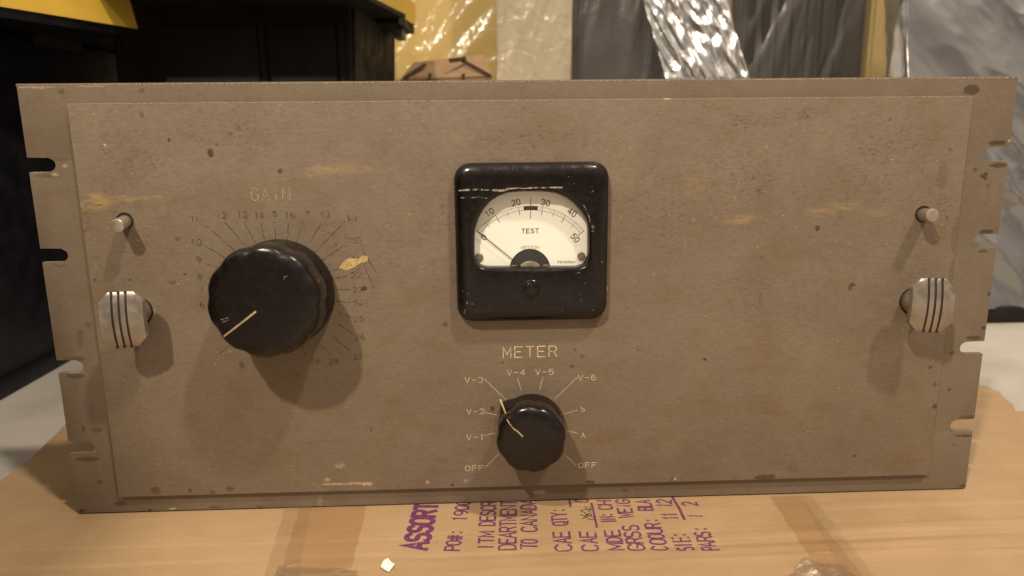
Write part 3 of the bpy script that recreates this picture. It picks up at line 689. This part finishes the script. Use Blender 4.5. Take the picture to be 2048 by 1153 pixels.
ribbon(bm, [U(1030, 861, F-25.6), U(1022, 852, F-25.0), U(1014, 840, F-22.5), U(1011, 826, F-15), U(1005, 811, F-8), U(1001, 800, F-5.4)], [.5, .4, .6, .8, .9, 1.0], YN); bmesh.ops.solidify(bm, geom=list(bm.faces), thickness=-.15)
build('pointer_line', bm, M_line, km)

# pull handles and pins
def pull(bpx, cpx, sign):
    b = U(*bpx, F); c = U(*cpx, F-15.5)
    bm = bmesh.new(); lathe(bm, b, (0, -1, 0), [(7.2, .05), (7.2, .35)], 40); ring = bm
    kn_ax = (c - b + Vector((0, 4, 0)))
    hn = build('pull_handle', bm, M_hole, root, smooth=30)
    bm = bmesh.new(); lathe(bm, b, (0, -1, 0), [(6.5, .3), (6.6, 2.5), (6.3, 5.5), (5.2, 8.0), (4.2, 9.5)], 40); lathe(bm, b + Vector((0, -6, 0)), c - b - Vector((0, -6, 0)), [(4.4, 0), (4.4, 8.5)], 30)
    build('boss', bm, M_steel, hn, smooth=40)
    hw, hv, ch = 10.0, 13.6, 4.6; bm = bmesh.new(); rows_f, rows_b = [], []
    tilt = sign*.20
    def pt(x, zz, th):
        bul = 1.9*(1-(zz/hv)**2) + .4*(1-(x/hw)**2)
        return Vector((c.x + x*math.cos(tilt), c.y - bul + 1.0 + th + x*math.sin(tilt), c.z + zz))
    zs = [-hv + 2*hv*k/28 for k in range(29)]; cols = [-1, -.97, -.6, -.3, 0, .3, .6, .97, 1]
    for zz in zs:
        ww = hw - max(0, abs(zz) - (hv-ch))*.95
        rows_f.append([bm.verts.new(pt(q*ww, zz, .35 if abs(q) == 1 or abs(zz) == hv else 0)) for q in cols]); rows_b.append([bm.verts.new(pt(q*ww, zz, 2.7)) for q in cols])
    for j in range(28):
        for i in range(len(cols)-1):
            bm.faces.new((rows_f[j][i], rows_f[j][i+1], rows_f[j+1][i+1], rows_f[j+1][i])); bm.faces.new((rows_b[j][i], rows_b[j+1][i], rows_b[j+1][i+1], rows_b[j][i+1]))
        for i in (0, -1): bm.faces.new((rows_f[j][i], rows_f[j+1][i], rows_b[j+1][i], rows_b[j][i]))
    for j in (0, -1):
        for i in range(len(cols)-1): bm.faces.new((rows_f[j][i], rows_f[j][i+1], rows_b[j][i+1], rows_b[j][i]))
    for gx in (-3.1, 0, 3.1):
        ribbon(bm, [pt(gx - sign*.8, zz, -.06) for zz in zs], 1.35, YN, 1)
    build('grip_plate', bm, [M_steel, M_groove], hn, smooth=35)
pull((277, 622), (245, 641), 1); pull((1826, 602), (1864, 612), -1)
def pin(bpx, cpx):
    b = U(*bpx, F); c = U(*cpx, F-10.8)
    bm = bmesh.new(); lathe(bm, b + Vector((0, 0, .4)), (0, -1, 0), [(4.2, .04), (4.2, .12)], 32); pn = build('lock_pin', bm, M_hole, root)  # dark disc for the hole, raised to draw the shade above the pin
    bm = bmesh.new(); L = (c-b).length; lathe(bm, b, c-b, [(3.2, .1), (3.2, L-.5), (2.9, L-.12), (2.2, L), (.2, L+.1)], 40); build('pin_shaft', bm, [M_pin], pn, smooth=35)
pin((250, 444), (234, 453)); pin((1846, 430), (1866, 431))

# ------------------------------------------------------------------ background
# left tote with yellow lid, its side beside the panel
M_tote = simple('navy_black_plastic', (.0075, .007, .011), .45, 0, .25, .2, .03, .2, .4)
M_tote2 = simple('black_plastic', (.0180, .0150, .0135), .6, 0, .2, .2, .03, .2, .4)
M_yel = simple('yellow_plastic', (.70, .45, .06), .45, 0, .4, .05, .02, .15, .5)
def tote_body(bm, b0, b1, t0, t1, y0, y1, z1, ribs=(), flare=14):
    """tapering tub: bottom x b0..b1, top x t0..t1"""
    pts = [Vector((b0, y0+flare, -4)), Vector((b1, y0+flare, -4)), Vector((t1, y0, z1)), Vector((t0, y0, z1))]
    q = [Vector((b0, y1-flare, -4)), Vector((b1, y1-flare, -4)), Vector((t1, y1, z1)), Vector((t0, y1, z1))]
    A = [bm.verts.new(p) for p in pts]; B = [bm.verts.new(p) for p in q]
    bm.faces.new(A); bm.faces.new(B[::-1]); new = []
    for i in range(4): bm.faces.new((A[i], B[i], B[(i+1) % 4], A[(i+1) % 4]))
    bmesh.ops.bevel(bm, geom=[e for e in bm.edges], offset=9, segments=4, affect='EDGES')
t1r = empty('storage_tote', (-620, 160, -4)); tag(t1r, 'black storage tote with yellow lid, standing left of the panel, nearest the camera', 'storage tote', 'black totes with yellow lids')
lc = U(276, 58, 325); la0 = U(0, 15, 200)                   # far and near points of the lid skirt's lower edge
ld = (la0 - lc); ld.z = 0; lz1 = lc.z
bm = bmesh.new(); tote_body(bm, -820, -404, -840, -400, -330, 560, lz1-3, flare=4)
box(bm, -830, -397, -322, 552, -3.9, 9, 3)
A = Vector((lc.x, lc.y, lz1)); B = A + ld*3.6
prism(bm, [Vector((A.x-2, A.y, lz1-7)), Vector((B.x-2, B.y, lz1-7)), Vector((-838, B.y, lz1-7)), Vector((-838, 598, lz1-7)), Vector((-394, 598, lz1-7)), Vector((lc.x-44, 343, lz1-7))], (0, 0, 6.9))
bdy = build('tub', bm, M_tote, t1r, smooth=35)
bm = bmesh.new(); q = [U(92, 32, 300), U(112, 88, 300), U(221, 103, 372), U(212, 40, 372)]
for p in q: p.x = -399.5
prism(bm, q[::-1], (6, 0, 0), bev=1.2); build('latch', bm, simple('dark_grey_latch', (.030, .026, .026), .5), t1r)
bm = bmesh.new()
lo = [A, B, Vector((-860, B.y-90, lz1)), Vector((-860, 600, lz1)), Vector((-392, 600, lz1)), Vector((lc.x-42, 345, lz1))]
hi = [p + Vector((-9 if k < 2 else 0, -12 if k == 0 else 0, 75)) for k, p in enumerate(lo)]
a_ = [bm.verts.new(p) for p in lo]; b_ = [bm.verts.new(p) for p in hi]; bm.faces.new(a_[::-1]); bm.faces.new(b_)
for k in range(6): bm.faces.new((a_[k], a_[(k+1) % 6], b_[(k+1) % 6], b_[k]))
build('lid', bm, M_yel, t1r)
# second tote behind: front face square to the panel, right side running back
Y2 = 365
t2 = empty('storage_tote', (-330, Y2+90, -4)); tag(t2, 'black tote with yellow lid standing behind the left half of the panel', 'storage tote', 'black totes with yellow lids')
cn, cf = U(708, 110, Y2), U(790, 110, 520)
lf, ln = U(832, 52, 530), U(752, 0, 352); lz = lf.z
bm = bmesh.new()
o_ = [Vector((-362, Y2, -4)), Vector((cn.x-12, Y2, -4)), Vector((cf.x-12, 520, -4)), Vector((-362, 520, -4))]
o2 = [Vector((-362, Y2-2, lz+15)), Vector((cn.x+3, Y2-2, lz+15)), Vector((cf.x+3, 522, lz+15)), Vector((-362, 522, lz+15))]
a_ = [bm.verts.new(p) for p in o_]; b_ = [bm.verts.new(p) for p in o2]; bm.faces.new(a_[::-1]); bm.faces.new(b_)
for k in range(4): bm.faces.new((a_[k], a_[(k+1) % 4], b_[(k+1) % 4], b_[k]))
bmesh.ops.bevel(bm, geom=list(bm.edges), offset=5, segments=3, affect='EDGES')
for pa_, pb_ in ((292, 516), (538, 672)):                   # raised panels between the grooves
    a, b = U(pa_, 60, Y2), U(pb_, 60, Y2); box(bm, a.x, b.x, Y2-6, Y2+8, 20, U(400, 52, Y2).z, 2)
for px, wd in ((527, 3), (684, 3), (240, 3)):
    p = U(px, 110, Y2); box(bm, p.x-wd, p.x+wd, Y2-4, Y2+8, 20, lz+12, 1)
build('tub', bm, M_tote2, t2, smooth=35)
bm = bmesh.new(); k_ = [Vector((ln.x-8, 285, lz)), Vector((lf.x, 530, lz)), Vector((lf.x-25, 545, lz)), Vector((-337, 545, lz)), Vector((-337, 285, lz))]
a_ = [bm.verts.new(p) for p in k_]; b_ = [bm.verts.new(p + Vector((0, 0, 24))) for p in k_]; bm.faces.new(a_[::-1]); bm.faces.new(b_)
for k in range(5): bm.faces.new((a_[k], a_[(k+1) % 5], b_[(k+1) % 5], b_[k]))
build('lid', bm, M_yel, t2)
bm = bmesh.new(); a = U(800, 45, 500)
prism(bm, [Vector((lf.x-10, 440, lz-9)), Vector((lf.x-2, 529, lz-9)), Vector((lf.x-30, 543, lz-9)), Vector((lf.x-30, 440, lz-9))], (0, 0, 8.9))
prism(bm, [Vector((ln.x-11, 288, lz-4)), Vector((lf.x-3, 440, lz-4)), Vector((-334, 440, lz-4)), Vector((-334, 288, lz-4))], (0, 0, 3.9)); build('lid_lip', bm, M_tote2, t2)
bm = bmesh.new(); box(bm, lf.x-19, lf.x-9, 470, 500, lz-20, lz-10.1, 1.5); build('corner_clip', bm, simple('grey_clip', (.10, .09, .07), .5), t2)

def crumple(bm, x0, x1, y0, y1, z0, z1, amp, sc_, seed, n=(70, 90), lean=0, ridged=True, mi=0, ystretch=1.0, topx=0, sec=1.0, topy=0):
    """closed bag-like shell; front and sides wrinkled with real folds"""
    ca, sa = math.cos(math.radians(lean)), math.sin(math.radians(lean))
    def fold(p):
        # long creases running along the direction 'lean' (degrees from upright), ystretch = how slowly they change along it
        a_, c_ = (p.z*ca + p.x*sa)*sc_*ystretch, (p.x*ca - p.z*sa)*sc_
        q = Vector((c_, p.y*sc_, a_)) + Vector((seed, seed*2, 0))
        wv = mn.noise_vector(q*.9)*.55*min(1, sec*1.2)
        q2 = q + wv
        v = (1 - 2.2*abs(mn.noise(q2)))*.9 + sec*((1 - 2.5*abs(mn.noise(q2*2.3 + Vector((7, 1, 3)))))*.38 + (1 - 2.5*abs(mn.noise(q2*5.1)))*.13)
        return v
    nx, nz = n
    def grid(fn, a, b):
        g = [[bm.verts.new(fn(i/a, j/b)) for i in range(a+1)] for j in range(b+1)]
        for j in range(b):
            for i in range(a):
                f = bm.faces.new((g[j][i], g[j][i+1], g[j+1][i+1], g[j+1][i])); f.material_index = mi
    cxm, cym = (x0+x1)/2, (y0+y1)/2
    def disp(p):
        d = Vector((p.x-cxm, p.y-cym, 0)); d = Vector((d.x/(x1-x0), d.y/(y1-y0), 0)); L = max(abs(d.x), abs(d.y))*2
        nrm = Vector((d.x**3, d.y**3, 0)); nrm = nrm.normalized() if nrm.length > 1e-9 else Vector((0, -1, 0))
        dd = amp*(fold(p) - .9); p = p + Vector((nrm.x*dd*.35, nrm.y*dd, 0)); t = (p.z - z0)/(z1-z0); p.x += topx*t; p.y += topy*t
        return p
    grid(lambda s, t: disp(Vector((x0+(x1-x0)*s, y0, z0+(z1-z0)*t))), nx, nz)
    grid(lambda s, t: disp(Vector((x1+(x0-x1)*s, y1, z0+(z1-z0)*t))), 12, nz)
    grid(lambda s, t: disp(Vector((x1, y0+(y1-y0)*s, z0+(z1-z0)*t))), 24, nz)
    grid(lambda s, t: disp(Vector((x0, y1+(y0-y1)*s, z0+(z1-z0)*t))), 24, nz)
    grid(lambda s, t: disp(Vector((x0+(x1-x0)*s, y0+(y1-y0)*t, z1))), nx, 12)
    bmesh.ops.remove_doubles(bm, verts=bm.verts, dist=.01)
def bundle(name, label, cat, px0, px1, y, dep, zt_, inner, film_, part, amp=4, sc_=.02, seed=1, lean=0, ystretch=1, inset=8, topx=0, topy=0, n=(70, 90), innerfn=None, py=100, group=None):
    a, b = U(px0, py, y + topy*.5), U(px1, py, y + topy*.5)
    zr = (a.z+4)/(zt_+4)
    x0, x1 = a.x - topx*zr, b.x - topx*zr
    r = empty(name, ((x0+x1)/2, y+dep/2, -4)); tag(r, label, cat, group)
    bm = bmesh.new()
    if innerfn: innerfn(bm, x0+inset, x1-inset, y+inset, y+dep-inset, zt_)
    else:
        pts = [Vector((x0+inset, y+inset, -4)), Vector((x1-inset, y+inset, -4)), Vector((x1-inset, y+dep-inset, -4)), Vector((x0+inset, y+dep-inset, -4))]
        prism(bm, pts, (topx, topy, zt_-4), bev=0); bmesh.ops.bevel(bm, geom=list(bm.edges), offset=4, segments=3, affect='EDGES')
    if inner: build(part, bm, inner, r, smooth=35)
    else: bm.free()
    bm = bmesh.new(); crumple(bm, x0, x1, y, y+dep, -3.5, zt_, amp, sc_, seed, n, lean, ystretch=ystretch, topx=topx, topy=topy)
    build('plastic_wrap', bm, film_, r, smooth=True)
    return r, x0, x1
F_clear = film('clear_wrap', gloss=.07, rough=.2, haze=.05, bsc=.06, bk=.4)
F_dull = film('thin_dull_wrap', gloss=.10, rough=.28, haze=.05, hazecol=(.42, .38, .33), bsc=.04, bk=.15)
F_milk = film('milky_wrap', gloss=.08, rough=.26, haze=.55, hazecol=(.62, .54, .38), bsc=.05, bk=.4)
F_shiny = film('bright_crumpled_wrap', gloss=.60, rough=.26, haze=.08, hazecol=(.45, .42, .40), bsc=.05, bk=.2)
F_silver = film('smoky_silver_wrap', gloss=.32, rough=.27, haze=.2, hazecol=(.09, .08, .08), bsc=.03, bk=.1, bd=.003)
M_foam = simple('yellow_foam', (.62, .45, .14), .8, var=.05, sc=.01)
M_dark = simple('dark_grey_fabric', (.045, .038, .034), .85, var=.25, sc=.03)
M_tan = simple('pale_tan_board', (.46, .39, .26), .8)
G_b = 'plastic wrapped packs standing behind the panel'
bundle('foam_pack', 'wide yellow foam pack in creased clear plastic, right of the rear tote', 'wrapped pack', 770, 1015, 640, 60, 620, M_foam, F_clear, 'foam_board', 6, .020, 3, lean=38, ystretch=.22, group=G_b)
bundle('sleeve_pack', 'pale tan board in a milky plastic sleeve, between yellow foam and dark pack', 'wrapped pack', 992, 1142, 560, 40, 560, M_tan, F_milk, 'board', 4.5, .020, 11, lean=12, ystretch=.25, topx=12, group=G_b)
bundle('fabric_pack', 'dark grey pack in dull thin plastic, right of the milky sleeve', 'wrapped pack', 1140, 1400, 600, 60, 600, M_dark, F_dull, 'dark_filling', 5, .018, 17, ystretch=.2, lean=3, group=G_b)
bundle('film_roll', 'bright crumpled clear plastic strip leaning between two dark packs', 'plastic film', 1317, 1484, 520, 26, 540, simple('smoky_filling', (.045, .040, .036), .5), F_shiny, 'filling', 5.5, .055, 23, lean=-14, ystretch=.30, topx=-153, topy=110, inset=7, n=(110, 160), group=G_b)
r, x0, x1 = bundle('panel_pack', 'dark ribbed pack in thin plastic left of the yellow strip', 'wrapped pack', 1470, 1745, 600, 60, 600, M_dark, F_dull, 'dark_filling', 5, .016, 29, ystretch=.3, lean=24, group=G_b)
bm = bmesh.new()
for k in range(7): box(bm, x0+16+k*19, x0+26+k*19, 603, 609, 0, 580, 1.5)
build('rib', bm, simple('black_band', (.022, .018, .016), .7), r)
bundle('foam_strip', 'narrow upright yellow foam strip in plastic, left of the silver bag', 'wrapped pack', 1737, 1809, 590, 60, 600, simple('pale_yellow_foam', (.46, .34, .13), .8, var=.1, sc=.02), F_clear, 'foam_board', 3, .02, 37, inset=3, ystretch=.3, group=G_b)
def sil(bm, x0, x1, y0, y1, zt_):
    box(bm, x0, x1, y0, y1, 8, zt_-10, 4)
a = U(1818, 80, 405)
r = empty('wrapped_grille', (a.x+130, 400, -4)); tag(r, 'silver-grey crumpled plastic bag over a moulding with round holes, at far right', 'wrapped pack', G_b)
bm = bmesh.new(); prism(bm, [Vector((a.x+14, 379, 10)), Vector((a.x+296, 379, 10)), Vector((a.x+296, 387, 10)), Vector((a.x+14, 387, 10))], (0, 91, 410)); build('grille_body', bm, simple('grey_moulding', (.06, .053, .053), .5), r, smooth=35)
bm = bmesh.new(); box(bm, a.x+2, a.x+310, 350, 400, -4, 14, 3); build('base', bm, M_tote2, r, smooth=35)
for py in (300, 350, 400, 450):
    p = U(2046, py, 379+91*(U(2046, py, 400).z-10)/410 - .9)
    bm = bmesh.new(); lathe(bm, (p.x, p.y, p.z), (0, -1, 0), [(5.5, 0), (5.5, .5), (4.6, .7)], 28); build('hole', bm, M_hole, r)
bm = bmesh.new(); crumple(bm, a.x, a.x+315, 348, 398, 12, 440, 12, .017, 52, (150, 200), lean=-44, ystretch=.35, sec=.40, topy=95)
build('plastic_wrap', bm, F_silver, r, smooth=True)
# small cardboard box in front of the yellow foam
p = U(890, 150, 520); bx0, bx1 = U(828, 140, 520).x, U(968, 140, 520).x; zt2 = U(890, 128, 520).z
M_card2 = simple('brown_box_card', (.27, .165, .085), .75, var=.1, sc=.05)
r = empty('open_carton', ((bx0+bx1)/2, 550, -4)); tag(r, 'small brown cardboard carton with folded flaps in front of the yellow foam pack', 'carton')
zb = U(890, 152, 520).z
bm = bmesh.new(); box(bm, bx0-8, bx1+8, 520, 600, -4, zb, 1.5); build('body', bm, M_card2, r)
bm = bmesh.new(); q = [U(800, 160, 519), U(828, 125, 545), U(966, 110, 545), U(984, 152, 519)]; prism(bm, q, (0, 1.5, -2)); build('flap', bm, M_card2, r)
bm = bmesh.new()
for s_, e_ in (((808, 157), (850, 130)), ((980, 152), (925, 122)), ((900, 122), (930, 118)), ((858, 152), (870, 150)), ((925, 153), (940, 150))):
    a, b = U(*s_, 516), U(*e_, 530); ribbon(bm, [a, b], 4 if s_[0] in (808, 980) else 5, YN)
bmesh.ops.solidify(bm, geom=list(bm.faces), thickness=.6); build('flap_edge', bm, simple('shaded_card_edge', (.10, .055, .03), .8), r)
